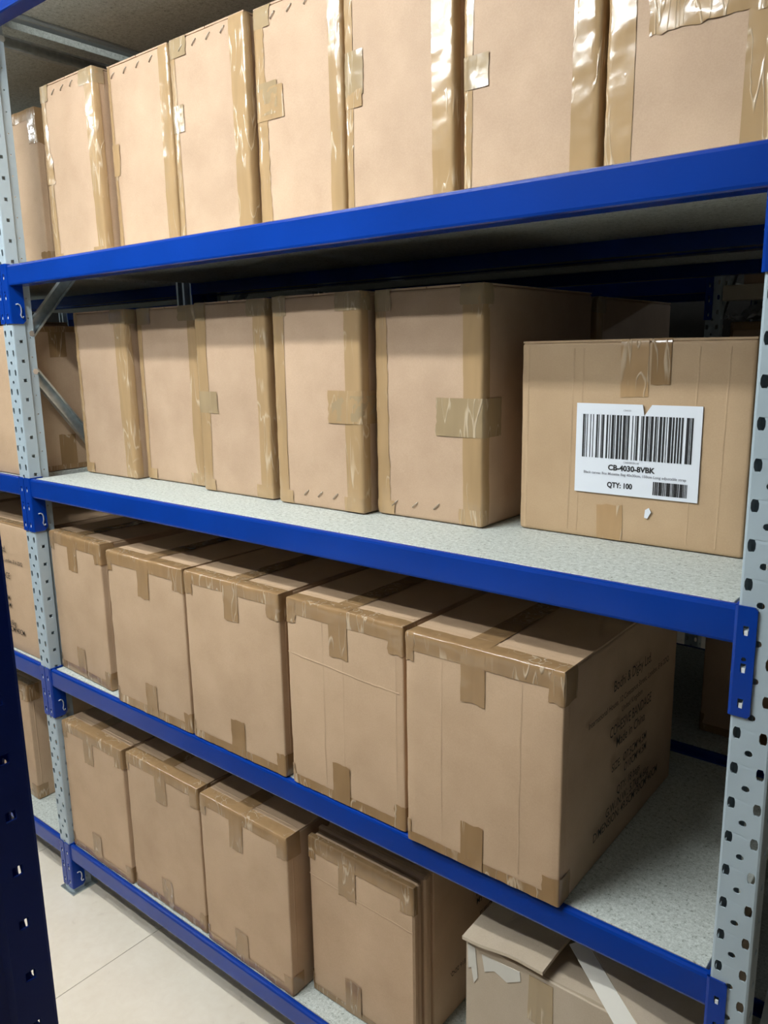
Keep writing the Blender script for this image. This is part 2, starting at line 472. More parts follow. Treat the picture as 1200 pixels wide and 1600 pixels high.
ZF = 1.385
beam_cream = beam_me.copy(); beam_cream.materials[0] = MATS['cream_paint']
def bay(parent, dx, levels, rear=True, clips=True, me=beam_me, conns=True):
    for z in levels:
        for y, s in ((0, 1), (.61, -1)):
            if s < 0 and not rear: continue
            b_ = obj('beam', me, parent, (dx, y, z), (0, 0, 0), (1, s, 1))
            if not conns: continue
            obj('connector', conn_me, b_)
            obj('connector', conn_me, b_, (1.783, 0, 0), (0, 0, 0), (-1, 1, 1))
            if clips and s > 0:
                obj('safety_clip', clip_me, b_)
                obj('safety_clip', clip_me, b_, (1.783, 0, 0), (0, 0, 0), (-1, 1, 1))

rack = thing('shelving_rack', 'blue and grey boltless rack carrying all the cartons in front', 'shelving rack', (0, 0, 0))
for px in (-.035 - PITCHX, -.035, 1.818): upright(rack, px)
bay(rack, 0, (Z0, Z1, Z2, Z3, Z4)); bay(rack, -PITCHX, (Z0, Z1, Z2, Z3, Z4))
# flat support bar under the top board beside the left frame
mb = MB(); mb.box(.020, .034, .041, .569, Z4 - .0235, Z4 - .0190)
obj('support_bar', mb.mesh('support_bar', 'grey_paint'), rack)

rack2 = thing('shelving_rack', 'dark rack standing back to back behind the front rack', 'shelving rack', (0, .635, 0))
for px in (-.035 - PITCHX, -.035, 1.818): upright(rack2, px)
bay(rack2, 0, (Z0, Z1, Z2, Z3, Z4), clips=False); bay(rack2, -PITCHX, (Z0, Z1, Z2, Z3, Z4), clips=False)  # left bay and its end upright added to stop light leaking in

rack3 = thing('shelving_rack', 'far rack with dark blue beam glimpsed above the barcode carton', 'shelving rack', (1.19, 1.9, 0))
for px in (-.035 - PITCHX, -.035, 1.818): upright(rack3, px)
bay(rack3, -PITCHX, (Z1, ZF, Z3), clips=False); bay(rack3, 0, (Z1, ZF), clips=False); bay(rack3, 0, (1.778,), clips=False, me=beam_cream, conns=False)

rack4 = thing('shelving_rack', 'navy blue perforated upright of the opposite rack in the left foreground', 'shelving rack', (1.385, -.745, 0), math.pi)
for px in (-.035, 1.818): upright(rack4, px, post_short, top=1.9)
bay(rack4, 0, (Z0, Z1), clips=False)

BG = 'chipboard shelf boards'
def board(x, y, z, label):
    tag(obj('shelf_board', board_me, None, (x, y, z)), label, 'shelf board', BG)
board(0, 0, Z0, 'chipboard board of the lowest shelf under the lowest row of cartons')
board(0, 0, Z1, 'chipboard board under the row that ends with the printed bandage carton')
board(0, 0, Z2, 'pale chipboard board under the row with the white barcode label')
board(0, 0, Z3, 'chipboard board holding the uppermost row of cartons, seen from below')
board(0, 0, Z4, 'dark underside of the chipboard board above the uppermost cartons')
for z, t in ((Z0, 'lowest'), (Z1, 'second lowest'), (Z2, 'middle'), (Z3, 'second highest'), (Z4, 'highest')):
    board(-PITCHX, 0, z, t + ' chipboard board of the bay left of the left grey post')
for z, t in ((Z0, 'lowest'), (Z1, 'second lowest'), (Z2, 'middle'), (Z3, 'second highest'), (Z4, 'highest')):
    board(0, .635, z, t + ' chipboard board of the dark rack behind')
    board(-PITCHX, .635, z, t + ' chipboard board of the light-blocking bay added left of the dark rack behind')
for z, t in ((Z1, 'lowest'), (ZF, 'middle'), (Z3, 'highest')):
    board(1.19 - PITCHX, 1.9, z, t + ' chipboard board of the far rack on the left of its post')
for z, t in ((Z1, 'lowest'), (ZF, 'middle'), (1.778, 'highest')):
    board(1.19, 1.9, z, t + ' chipboard board of the far rack on the right of its post')
for z, t in ((Z0, 'lower'), (Z1, 'upper')):
    board(1.385 - 1.783, -.745 - .61, z, t + ' chipboard board of the opposite navy rack')

# ------------------------------------------------------------------ cartons
def text_mesh(name, s, size, mat, align='CENTER', bold=0.0):
    c = bpy.data.curves.new('t', 'FONT')
    c.body = s; c.size = size; c.align_x = align; c.offset = bold
    c.resolution_u = 3
    o = bpy.data.objects.new('t', c); COL.objects.link(o)
    dg = bpy.context.evaluated_depsgraph_get()
    me = bpy.data.meshes.new_from_object(o.evaluated_get(dg))
    me.name = name
    bpy.data.objects.remove(o); bpy.data.curves.remove(c)
    me.materials.clear(); me.materials.append(MATS[mat])
    return me

class Carton:
    """origin at the centre of the base; front face at y=-d/2"""
    def __init__(s, name, label, x0, x1, y0, z, h, d, mat, seed, rz=0.0, group=None, r=.004, amp=.0035, cat='box', jag=.0006):
        s.w, s.h, s.d, s.seed, s.r, s.amp, s.mat, s.jag = x1 - x0, h, d, seed, r, amp, mat, jag
        cx, cy = (x0 + x1) / 2, y0
        c, sn = math.cos(rz), math.sin(rz)
        s.root = thing(name, label, cat, (cx - sn * d / 2, cy + c * d / 2, z + .0005), rz, group)
        s.body()
    def surf(s, p, n, off=0.0):
        w, h, d, r = s.w, s.h, s.d, s.r
        lo = Vector((-w/2 + r, -d/2 + r, r)); hi = Vector((w/2 - r, d/2 - r, h - r))
        q = Vector((min(max(p.x, lo.x), hi.x), min(max(p.y, lo.y), hi.y), min(max(p.z, lo.z), hi.z)))
        dv = p - q
        nn = dv.normalized() if dv.length > 1e-9 else n
        out = q + nn * r
        # bulge and waviness, fading towards edges
        def win(t, L_): t = min(max(t / L_, 0), 1); return min(1, 5 * t * (1 - t))
        wx, wy, wz = win(p.x + w/2, w), win(p.y + d/2, d), win(p.z, h)
        sd = Vector((s.seed * 7.13, s.seed * 3.7, s.seed * 1.9))
        k = 0.0
        if abs(nn.z) < .5:
            wn = (wx if abs(nn.y) > .5 else .25 * wy) * wz
            k = s.amp * wn * (.35 + noise.noise(p * 5.0 + sd)) + .0007 * noise.noise(p * 22 + sd)
        k += s.jag * noise.noise(p * 30 + sd * 2)
        if p.z < .012: k = min(k, 0)
        return out + nn * (k + off)
    def body(s):
        w, h, d, r = s.w, s.h, s.d, s.r
        H = h - .0032
        def axis(a, c, n):
            m_ = [a, a + r * .35, a + r]
            m_ += [a + r + (c - a - 2 * r) * (i / n) for i in range(1, n)]
            return m_ + [c - r, c - r * .35, c]
        X, Y, Zz = axis(-w/2, w/2, 14), axis(-d/2, d/2, 14), axis(0, H, 18)
        mb = MB()
        def grid(A, B, fn, nrm):
            na, nb = len(A), len(B)
            vs = [s.surf(Vector(fn(a, b_)), Vector(nrm)) for a in A for b_ in B]
            mb.add(vs, [(i*nb+j, (i+1)*nb+j, (i+1)*nb+j+1, i*nb+j+1) for i in range(na-1) for j in range(nb-1)])
        sh = s.h; s.h = H
        grid(X, Zz, lambda a, c: (a, -d/2, c), (0, -1, 0)); grid(X, Zz, lambda a, c: (a, d/2, c), (0, 1, 0))
        grid(Y, Zz, lambda a, c: (-w/2, a, c), (-1, 0, 0)); grid(Y, Zz, lambda a, c: (w/2, a, c), (1, 0, 0))
        grid(X, Y, lambda a, c: (a, c, 0), (0, 0, -1)); grid(X, Y, lambda a, c: (a, c, H), (0, 0, 1))
        s.h = sh
        obj('body', mb.mesh('body', s.mat, True), s.root)
        # two long flaps meeting on the centre line
        for sx in (-1, 1):
            mb = MB(); e = .0015
            xs = sorted((sx * .0012, sx * (w/2 - e)))
            n = 8
            ys = [-d/2 + e + (d - 2*e) * i / n for i in range(n + 1)]
            vs, fs = [], []
            for y in ys:
                for k, x in enumerate(xs):
                    lift = .0009 * abs(noise.noise(Vector((x * 9, y * 9, s.seed)))) if abs(x) < .01 else 0
                    vs += [(x, y, H - .0004), (x, y, h - .0002 + lift)]
            for i in range(n):
                a, c = i * 4, (i + 1) * 4
                fs += [(a+1, a+3, c+3, c+1), (a, a+1, c+1, c), (a+2, c+2, c+3, a+3), (a, c, c+2, a+2)]
            fs += [(0, 2, 3, 1), (n*4, n*4+1, n*4+3, n*4+2)]
            mb.add(vs, fs)
            obj('flap', mb.mesh('flap', s.mat), s.root)
    def fold(s, u, v):
        """u,v on the unrolled front face (0..w, 0..h); beyond its edges the sheet folds round the box"""
        w, h, d = s.w, s.h, s.d
        if v > h: return Vector((u - w/2, min(v - h - d/2, d/2), h)), Vector((0, 0, 1))
        if u > w: return Vector((w/2, min(u - w - d/2, d/2), v)), Vector((1, 0, 0))
        if u < 0: return Vector((-w/2, min(-u - d/2, d/2), v)), Vector((-1, 0, 0))
        return Vector((u - w/2, -d/2, v)), Vector((0, -1, 0))
    def tape(s, u0, u1, v0, v1, mat='tape_buff', tear='', lay=0, slant=0.0, wr=.0007):
        w, h = s.w, s.h
        st = .0085
        def ax(a, c, edges):
            n = max(2, int((c - a) / st)); t = [a + (c - a) * i / n for i in range(n + 1)]
            for e in edges:
                if a < e < c: t += [e - .002, e - .0002, e + .0002, e + .002]
            t = sorted(x for x in t if a <= x <= c)
            return t
        U, V = ax(u0, u1, (0, w)), ax(v0, v1, (h,))
        sd = rnd.random() * 50
        vs = []
        for i, u in enumerate(U):
            for j, v in enumerate(V):
                uu, vv = u, v
                uu += slant * (v - v0)
                if 'b' in tear and j == 0: vv += .0045 * noise.noise(Vector((u * 210, sd, 0))) + .05 * slant * (u - u0)
                if 't' in tear and j == len(V) - 1: vv += .0045 * noise.noise(Vector((u * 210, sd, 3)))
                if 'l' in tear and i == 0: uu += .0045 * noise.noise(Vector((v * 210, sd, 5)))
                if 'r' in tear and i == len(U) - 1: uu += .0045 * noise.noise(Vector((v * 210, sd, 7)))
                p, nrm = s.fold(uu, vv)
                wob = wr * abs(noise.noise(Vector((uu * 45, vv * 45, sd)))) * 1.6
                vs.append(s.surf(p, nrm, .0007 + .0004 * lay + wob))
        nb = len(V)
        mb = MB()
        mb.add(vs, [(i*nb+j, (i+1)*nb+j, (i+1)*nb+j+1, i*nb+j+1) for i in range(len(U)-1) for j in range(nb-1)])
        o = obj('tape', mb.mesh('tape', mat, True), s.root)
        return o
    def staple(s, u, v, ang=-.5, ln=.016):
        mb = MB()
        c, sn = math.cos(ang), math.sin(ang)
        a, b_ = Vector((u - sn * ln/2 * -1, 0, v - c * ln/2)), Vector((u + sn * ln/2 * -1, 0, v + c * ln/2))
        def P(q, off): p, nrm = s.fold(q.x, q.z); return s.surf(p, nrm, off)
        A = Vector((u + sn * ln/2, 0, v - c * ln/2)); B = Vector((u - sn * ln/2, 0, v + c * ln/2))
        mb.tube([P(A, -.001), P(A, .0018), P((A + B) / 2, .0024), P(B, .0018), P(B, -.001)], .0011, 6)
        obj('staple', mb.mesh('staple', 'staple_metal', True), s.root)
    def crease(s, pts, wd=.004, ht=.0011):
        """a raised crease line across the front"""
        mb = MB(); vs = []
        n = 24
        for i in range(n + 1):
            t = i / n * (len(pts) - 1); k = min(int(t), len(pts) - 2); f = t - k
            u = pts[k][0] * (1 - f) + pts[k+1][0] * f; v = pts[k][1] * (1 - f) + pts[k+1][1] * f
            du, dv = pts[k+1][0] - pts[k][0], pts[k+1][1] - pts[k][1]; l = math.hypot(du, dv)
            nx_, nz_ = -dv / l, du / l
            j = .0015 * noise.noise(Vector((t * 9, s.seed, 0)))
            for a, o_ in ((-wd/2, .0002), (0, ht), (wd/2, .0002)):
                p, nrm = s.fold(u + nx_ * (a + j), v + nz_ * (a + j)); vs.append(s.surf(p, nrm, o_))
        mb.add(vs, [(i*3+j, (i+1)*3+j, (i+1)*3+j+1, i*3+j+1) for i in range(n) for j in range(2)])
        obj('crease', mb.mesh('crease', s.mat, True), s.root)
    def text(s, rows, face, mat='ink_box', flip=False):
        """rows: (string, size, offset along face from centre, height)"""
        for k_, (t, size, off, v) in enumerate(rows):
            me = text_mesh('printed_text', t, size * 1.04, mat, 'CENTER', .00012)
            for q_ in me.vertices: q_.co.x *= SX[k_]
            o = obj('printed_text', me, s.root)
            e = s.amp * 1.35 + .0016
            if face == 'right':
                o.location = (s.w/2 + e, off, v)
                o.rotation_euler = (math.pi/2, math.pi if flip else 0, math.pi/2)
                if flip: o.rotation_euler = (-math.pi/2, 0, -math.pi/2)
            else:
                o.location = (off, -s.d/2 - e, v); o.rotation_euler = (math.pi/2, 0, 0)
            if flip:
                o.rotation_mode = 'XYZ'
                o.matrix_basis = Matrix.Translation(o.location) @ Matrix.Rotation(math.pi/2, 4, 'Z') @ Matrix.Rotation(math.pi/2, 4, 'X') @ Matrix.Rotation(math.pi, 4, 'Z')

# ---- stapled cartons with taped upright edges (two upper rows)
def stapled(label, x0, x1, y0, z, seed, group, rz=0, lt=.032, rt=.034, mid=(), staples=None, top=(1, 1), bot=(1, 1), h=.434, mat='kraft_rose'):
    b_ = Carton('stapled_carton', label, x0, x1, y0, z, h, .435, mat, seed, rz, group, r=.007, amp=.0045, jag=.0009)
    w = b_.w
    sl = lambda: rnd.uniform(-.018, .018)
    if lt: b_.tape(-.022, lt, .004, h - .002, 'tape_buff', 'r' if rnd.random() < .2 else '', 0, sl(), .0009)
    if rt: b_.tape(w - rt, w + .022, .004, h - .002, 'tape_buff', '', 0, sl(), .0009)
    if top[0]: b_.tape(-.03, .052 + rnd.uniform(-.01, .012), h - .040, h + .03, 'tape_olive', 'r', 1, 0, .0015)
    if top[1]: b_.tape(w - .055 - rnd.uniform(-.01, .012), w + .03, h - .036, h + .0, 'tape_olive', 'l', 1, 0, .0015)
    if bot[0]: b_.tape(-.02, .045, .003, .030, 'tape_buff', 'r', 1, 0, .0015)
    if bot[1]: b_.tape(w - .05, w + .02, .003, .032, 'tape_buff', 'l', 1, 0, .0015)
    for (side, v0, v1, ln, mt) in mid:
        if side == 'L': b_.tape(-.05, ln, v0, v1, mt, 'r', 2, rnd.uniform(-.05, .05), .0012)
        else: b_.tape(w - ln, w + .06, v0, v1, mt, 'l', 2, rnd.uniform(-.05, .05), .0012)
    if staples:
        for (u, v) in staples: b_.staple(u, v, -.85)
    return b_

G3 = 'stapled cartons on the uppermost shelf in view'
ST = lambda n, v, a=.055, st=.043: [(a + i * st, v + i * .001) for i in range(n)]
stapled('stapled carton on the uppermost shelf, first one right of the left grey post', .018, .260, .120, Z3, 1, G3, 0,
        mid=[('L', .20, .27, .040, 'tape_buff')], staples=ST(3, .410, .066), rt=.030)
stapled('stapled carton on the uppermost shelf, second from the left post, four staples on top', .270, .505, .152, Z3, 2, G3, 0,
        lt=.020, rt=.034, mid=[('L', .19, .26, .030, 'tape_buff')], staples=ST(4, .410, .026, .050), top=(0, 0))
stapled('stapled carton on the uppermost shelf, third from the left post, square patch at seam', .512, .756, .152, Z3, 3, G3, 0,
        lt=.022, rt=.040, mid=[('L', .245, .30, .042, 'tape_olive')], staples=ST(4, .410, .042, .046), top=(1, 0))
stapled('stapled carton on the uppermost shelf, fourth from the left post, doubled tape patch on left', .767, .999, .165, Z3, 4, G3, 0,
        lt=.036, rt=.032, mid=[('L', .235, .295, .062, 'tape_olive'), ('L', .225, .285, .088, 'tape_buff')], staples=ST(4, .410, .058, .046), top=(1, 0))
stapled('stapled carton on the uppermost shelf, fifth from the left post, torn tape scraps beside seam', 1.006, 1.247, .165, Z3, 5, G3, 0,
        lt=.018, rt=.042, mid=[('L', .225, .30, .055, 'tape_olive'), ('L', .205, .235, .052, 'tape_buff')], top=(0, 1))
stapled('stapled carton with torn tape corner, last but one on the uppermost shelf', 1.266, 1.504, .165, Z3, 6, G3, 0,
        lt=.026, rt=.044, mid=[('L', .185, .235, .058, 'tape_olive')], bot=(0, 1))
bx_ = stapled('stapled carton on the uppermost shelf next to the right post, wide glossy tape across it', 1.514, 1.756, .165, Z3, 7, G3, 0,
        lt=.042, rt=.050, mid=[], top=(0, 0), bot=(1, 0))
bx_.tape(.062, bx_.w - .02, .195, .262, 'tape_buff', 'lb', 1, 0, .0022)

G2 = 'stapled cartons in the row with the barcode label carton'
stapled('stapled carton just right of the crossing steel braces, middle row', .014, .254, .156, Z2, 11, G2, 0,
        lt=.020, rt=.040, mid=[], bot=(1, 0), top=(0, 1))
stapled('slightly recessed stapled carton, second from the braces, middle row', .264, .503, .184, Z2, 12, G2, 0,
        lt=.018, rt=.030, mid=[], top=(1, 1))
stapled('stapled carton with square tape patch at its left edge, middle row', .532, .772, .158, Z2, 13, G2, 0,
        lt=.036, rt=.034, mid=[('L', .185, .235, .068, 'tape_olive')], top=(1, 1))
stapled('stapled carton with three staples below and a patch on the right, middle row', .797, 1.040, .153, Z2, 14, G2, 0,
        lt=.034, rt=.042, mid=[('R', .180, .245, .085, 'tape_buff'), ('R', .185, .235, .076, 'tape_olive')], staples=[(.085, .030), (.125, .030), (.168, .030)])
stapled('stapled carton with its dark right side showing, middle row beside the barcode carton', 1.052, 1.298, .182, Z2, 15, G2, 0,
        lt=.034, rt=.040, mid=[('R', .165, .235, .100, 'tape_olive')], staples=[(.045, .026), (.095, .028), (.145, .030)])

# the carton behind, on the rear rack
stapled('carton behind the middle row, its lit side catching light from the far aisle', 1.056, 1.302, .645, Z2, 16, None, 0, lt=.03, rt=.03, bot=(0, 0), h=.428)

# ---- barcode carton
lb = Carton('label_carton', 'wide brown carton with a large white barcode label', 1.348, 1.734, .230, Z2, .333, .37, 'kraft_tan', 21, 0, None, r=.006, amp=.0012, jag=.0008)
lb.tape(.182, .228, .242, .333 + .37, 'tape_orange', 'b', 0, -.03, .0003)
lb.tape(.231, .262, .262, .333 + .18, 'tape_brown', 'b', 1, -.01, .0003)
lb.tape(.150, .195, .002, .062, 'tape_orange', 't', 0, -.03, .0004)
for u in (.095, .112, .30, .345): lb.crease([(u, .01), (u + .004, .32)], .003, .0006)
lb.crease([(.012, .004), (.013, .325)], .005, .0012)
# label sheet
LX, LZ, LW, LH = .108, .080, .207, .150
ly = -lb.d/2 - .0034
root = lb.root
mb = MB()
outl = [(0, 0), (LW, 0), (LW, LH), (.128, LH), (.116, LH - .018), (.113, LH), (0, LH)]
n = len(outl)
f0 = [(LX - lb.w/2 + a, ly, LZ + c) for a, c in outl]; f1 = [(x, ly + .0012, z) for x, y, z in f0]
tri = [tuple(t) for t in tessellate_polygon([[Vector((a, c, 0)) for a, c in outl]])]
mb.add(f0 + f1, tri + [tuple(i + n for i in t) for t in tri] + [(i, (i+1) % n, n + (i+1) % n, n + i) for i in range(n)])
sheet = obj('label_sheet', mb.mesh('label_sheet', 'label_paper'), root); sheet['label'] = 'white paper label with barcode'
ox = LX - lb.w/2
def bars(widths, x, x1, z0, z1, name, mat):
    mb = MB(); tot = sum(widths); k = (x1 - x) / tot
    for i, q in enumerate(widths):
        if i % 2 == 0: mb.box(ox + x - .07 * k, ox + x + (q + .12) * k, ly - .0005, ly - .0001, LZ + z0, LZ + z1)
        x += q * k
    return obj(name, mb.mesh(name, mat, fix=False), sheet)
W1 = [2,1,.7,2,.7,4,.7,3,.7,4,2,1.2,.7,3,.8,.8,2,3.5,2,2.2,.8,2,3,1,.7,2,3,1.5,2,2,3.5,1,.7,1,2,4,.8,3,.8,1.2,2.2,3.5,.7,1,2,2,3.2,1.5,.7,1.2,3.2,2.2,2,1,.7,2,3,1.5,2.2,2,.7,2.2,3.2,1.4,2,1.8,2,1.6,2,1.6,2,4,3.4,1,.7,1,2]
bars(W1, .012, .194, .060, .132, 'barcode', 'ink')
rb = random.Random(3)
bars([rb.choice((.8, .8, 1.6, 2.4)) for _ in range(71)], .136, .190, .006, .0275, 'barcode', 'ink')
def ltext(t, size, x, z, mat='ink', bold=0.0, width=None):
    me = text_mesh('printed_text', t, size, mat, 'CENTER', bold)
    if width:
        xs = [v.co.x for v in me.vertices]; k = width / (max(xs) - min(xs))
        for v in me.vertices: v.co.x *= k
    obj('printed_text', me, sheet, (ox + x, ly - .0004, LZ + z), (math.pi/2, 0, 0))
ltext('CB-4030-8VBK', .0124, .098, .0410, 'ink', .00045, .079)
ltext('QTY: 100', .0122, .080, .0120, 'ink', .00045, .043)
ltext('Black canvas 8oz Musette Bag 40x30cm, 150cm Long adjustable strap', .0062, .102, .0325, 'ink_grey', .0001, .172)
ltext('CB40308VBK100', .0048, .098, .0535, 'ink_grey', 0, .026)
ltext('CB4030', .004, .088, .1385, 'ink_grey', 0)
# torn scrap below the label
mb = MB(); sc = [(0, .0), (.005, -.001), (.011, .010), (.007, .017), (.001, .013)]
f0 = [(ox + .124 + a, -lb.d/2 - .0034, .047 + c) for a, c in sc]; f1 = [(x, y + .001, z) for x, y, z in f0]
mb.add(f0 + f1, [(0, 1, 2, 3, 4), (5, 6, 7, 8, 9)] + [(i, (i+1) % 5, 5 + (i+1) % 5, 5 + i) for i in range(5)])
obj('paper_scrap', mb.mesh('paper_scrap', 'label_paper'), root)

# ---- bandage cartons, taped in an H across their tops (two lower rows)
def taped(label, x0, x1, y0, z, seed, group, rz=0, cu=.5, ct=.095, cb=.085, h=.397, d=.495, mat='kraft_brown', name='taped_carton', lc=.05, rc=.055, edge=.026):
    b_ = Carton(name, label, x0, x1, y0, z, h, d, mat, seed, rz, group, r=.004, amp=.0032, jag=.0009)
    w = b_.w; c = w * cu; q = rnd.uniform
    b_.tape(-.004, w + .004 if False else w - .001, h - edge - q(0, .006), h + .030, 'tape_brown', '', 0, 0, .0009)
    b_.tape(c - .023, c + .023, h - ct, h + d - .01, 'tape_brown', 'b', 1, q(-.02, .02), .0007)
    b_.tape(-.035, .018 + q(0, .01), h - lc, h - .001, 'tape_brown', 'br', 1, 0, .0009)
    b_.tape(w - .024 - q(0, .012), w + .040, h - rc, h - .001, 'tape_brown', 'bl', 1, 0, .0009)
    b_.tape(c - .023, c + .021, .003, cb, 'tape_brown', 't', 1, q(-.03, .03), .0012)
    b_.tape(.002, w - .002, .003, .020 + q(0, .006), 'tape_brown', '', 0, 0, .0012)
    b_.tape(-.03, .018, .003, .044, 'tape_brown', 'tr', 1, 0, .0009)
    b_.tape(w - .022 - q(0, .01), w + .035, .003, .050, 'tape_brown', 'tl', 1, 0, .0009)
    b_.crease([(w + .017, .052), (w + .017, h - .06)], .004, .0014)
    b_.crease([(.006, h + .042), (w - .006, h + .042)], .005, .0014)
    return b_
G1 = 'taped cartons in the row above the lowest'
taped('taped carton right of the left post, turned slightly, row above the lowest', .000, .268, .028, Z1, 31, G1, -.045, cu=.46)
taped('taped carton second from the left post in the row above the lowest', .330, .630, .003, Z1, 32, G1, 0, cu=.5)
taped('taped carton in the centre of the row above the lowest', .638, .940, .003, Z1, 33, G1, 0, cu=.52, ct=.085)
c4 = taped('taped carton with a crease line across its front, row above the lowest', .962, 1.252, .003, Z1, 34, G1, 0, cu=.47)
c4.crease([(.0, .285), (.10, .279), (.19, .272), (.28, .270)], .004, .0014)
for u in (.095, .145, .272): c4.crease([(u, .01), (u, .365)], .003, .0006)
BAND = [('Bodhi & Digby Ltd.', .0265), ('International House, 12 Constance Street, London, E16 2DQ,', .0150), ('United Kingdom', .0150), ('COHESIVE BANDAGE', .0265), ('Made in China', .0255),
        ('SIZE:  \u00d87.5CM*4.5M', .0215), ('           \u00d810CM*4.5M', .0215), ('QTY: 18 bags', .0215), ('G.W./N.W.: 5.7kg/4.6kg', .0225), ('DIMENSION: 49.5CM*30CM*40CM', .0225)]
ZR = [.304, .275, .255, .223, .196, .155, .133, .102, .078, .057]
SX = [.80, .92, .9, .71, .84, .82, .82, .85, .85, .84]
c5 = taped('big taped carton with printed right side reading COHESIVE BANDAGE', 1.266, 1.563, -.008, Z1, 35, None, .004, cu=.46)
c5.text([(t, sz, .008, zz) for (t, sz), zz in zip(BAND, ZR)], 'right')
for u in (.075, .225): c5.crease([(u, .03), (u, .36)], .003, .0005)

G0 = 'taped cartons in the lowest row'
taped('taped carton nearest the left post in the lowest row', -.004, .296, .014, Z0, 41, G0, 0, cu=.45)
taped('taped carton second from the left post in the lowest row', .306, .607, .020, Z0, 42, G0, 0, cu=.5)
taped('taped carton third from the left post in the lowest row', .622, .918, .014, Z0, 43, G0, 0, cu=.44)
# fourth: bulging layered rim in front of the printed body
d4 = Carton('layered_carton', 'carton with ridged layered front edges beside the open carton, lowest row', .936, 1.224, .128, Z0, .388, .47, 'kraft_brown', 44, 0, None, amp=.002)
d4.text([(t, sz, .0, .388 - zz + .0) for (t, sz), zz in zip(BAND, ZR)], 'right', flip=True)
y_ = -d4.d/2
for k, (dy, ins) in enumerate(((.000, .004), (.017, -.003), (.034, .003), (.051, .0))):
    mb = MB(); w2 = d4.w/2 - ins
    mb.box(-w2, w2, y_ - dy - .0155, y_ - dy - .0005, .001, .389 - ins, 0, .004)
    obj('rim_layer', mb.mesh('rim_layer', 'kraft_brown'), d4.root)
fp = d4.root
class Face(Carton):
    def __init__(s, src, yoff):
        s.w, s.h, s.d, s.seed, s.r, s.amp, s.mat, s.jag, s.root = src.w, .389, src.d + 2 * yoff, src.seed, .004, .0002, src.mat, .0002, src.root
ff = Face(d4, .0668)
w = ff.w; h = ff.h
ff.tape(.001, w - .001, h - .036, h + .012, 'tape_brown', '', 0, 0, .0009)
ff.tape(.088, .136, h - .105, h + .012, 'tape_brown', 'b', 1, .01, .0006)
ff.tape(-.012, .020, h - .052, h - .001, 'tape_brown', 'br', 1)
ff.tape(w - .032, w + .012, h - .062, h - .001, 'tape_brown', 'bl', 1)
ff.tape(.100, .145, .003, .085, 'tape_brown', 't', 1, 0, .0016)
ff.tape(.002, w - .002, .003, .018, 'tape_brown', '', 0)
ff.tape(-.012, .014, .003, .05, 'tape_brown', 'tr', 1)
ff.crease([(0, .297), (.15, .291), (.285, .288)], .004, .0012)

# ---- open carton at the right end of the lowest shelf
oc = thing('open_carton', 'pale open carton with raised torn flaps at the right of the lowest shelf', 'box', (1.372, .022, Z0 + .0005), 0)
ow, od, oh, t = .392, .42, .385, .005
mb = MB()
def wall(x0, x1, y0, y1, z0, z1): mb.box(x0, x1, y0, y1, z0, z1, 0, .0015)
wall(0, ow, 0, t, 0, oh); wall(0, ow, od - t, od, 0, oh); wall(0, t, t, od - t, 0, oh); wall(ow - t, ow, t, od - t, 0, oh); wall(t, ow - t, t, od - t, 0, t)
obj('body', mb.mesh('body', 'kraft_pale'), oc)
def sheet_flap(name, pts, th, mats, nu=10, nv=6, wav=.002, seed=0, par=oc):
    """pts: four corners a,b,c,d ; a thick sheet with a pale cut edge"""
    a, b_, c, d_ = [Vector(p) for p in pts]
    nrm = (b_ - a).cross(d_ - a).normalized()
    mb = MB(); top, bot = [], []
    for i in range(nu + 1):
        for j in range(nv + 1):
            s_, q = i / nu, j / nv
            p = a.lerp(b_, s_).lerp(d_.lerp(c, s_), q)
            p += nrm * wav * noise.noise(p * 14 + Vector((seed, 0, 0))) * 2
            top.append(p + nrm * th / 2); bot.append(p - nrm * th / 2)
    k = nv + 1
    F = [(i*k+j, (i+1)*k+j, (i+1)*k+j+1, i*k+j+1) for i in range(nu) for j in range(nv)]
    mb.add(top, F, 0); mb.add(bot, [f[::-1] for f in F], 0)
    ring = [i*k for i in range(nu)] + [nu*k + j for j in range(nv)] + [i*k + nv for i in range(nu, 0, -1)] + [j for j in range(nv, 0, -1)]
    n = len(ring); vs = [top[i] for i in ring] + [bot[i] for i in ring]
    mb.add(vs, [(i, (i+1) % n, n + (i+1) % n, n + i) for i in range(n)], 1)
    me = mb.mesh(name, mats)
    return obj(name, me, par)
# inner flaps folded down, left flap nearly closed, right flap sprung up
sheet_flap('flap', [(.006, .006, oh - .002), (ow - .006, .006, oh - .002), (ow - .03, .19, oh - .020), (.03, .19, oh - .020)], .005, ['kraft_pale', 'kraft_edge'], seed=1)
sheet_flap('flap', [(.006, od - .006, oh - .002), (ow - .006, od - .006, oh - .002), (ow - .03, .215, oh - .016), (.03, .215, oh - .016)], .005, ['kraft_pale', 'kraft_edge'], seed=2)
sheet_flap('flap', [(-.002, -.010, oh + .006), (.158, -.012, oh + .022), (.170, .30, oh + .030), (-.002, .41, oh + .004)], .006, ['kraft_pale', 'kraft_edge'], seed=3, wav=.003)
rf = sheet_flap('flap', [(.196, .068, oh + .050), (.330, -.018, oh + .012), (.392, .02, oh - .002), (.392, .36, oh + .004)], .006, ['kraft_pale', 'kraft_edge'], seed=4)
sheet_flap('bent_lip', [(.174, .056, oh + .036), (.308, -.032, oh - .004), (.330, -.018, oh + .0135), (.196, .068, oh + .0515)], .004, ['torn_paper', 'kraft_edge'], seed=5, nv=2, par=oc)
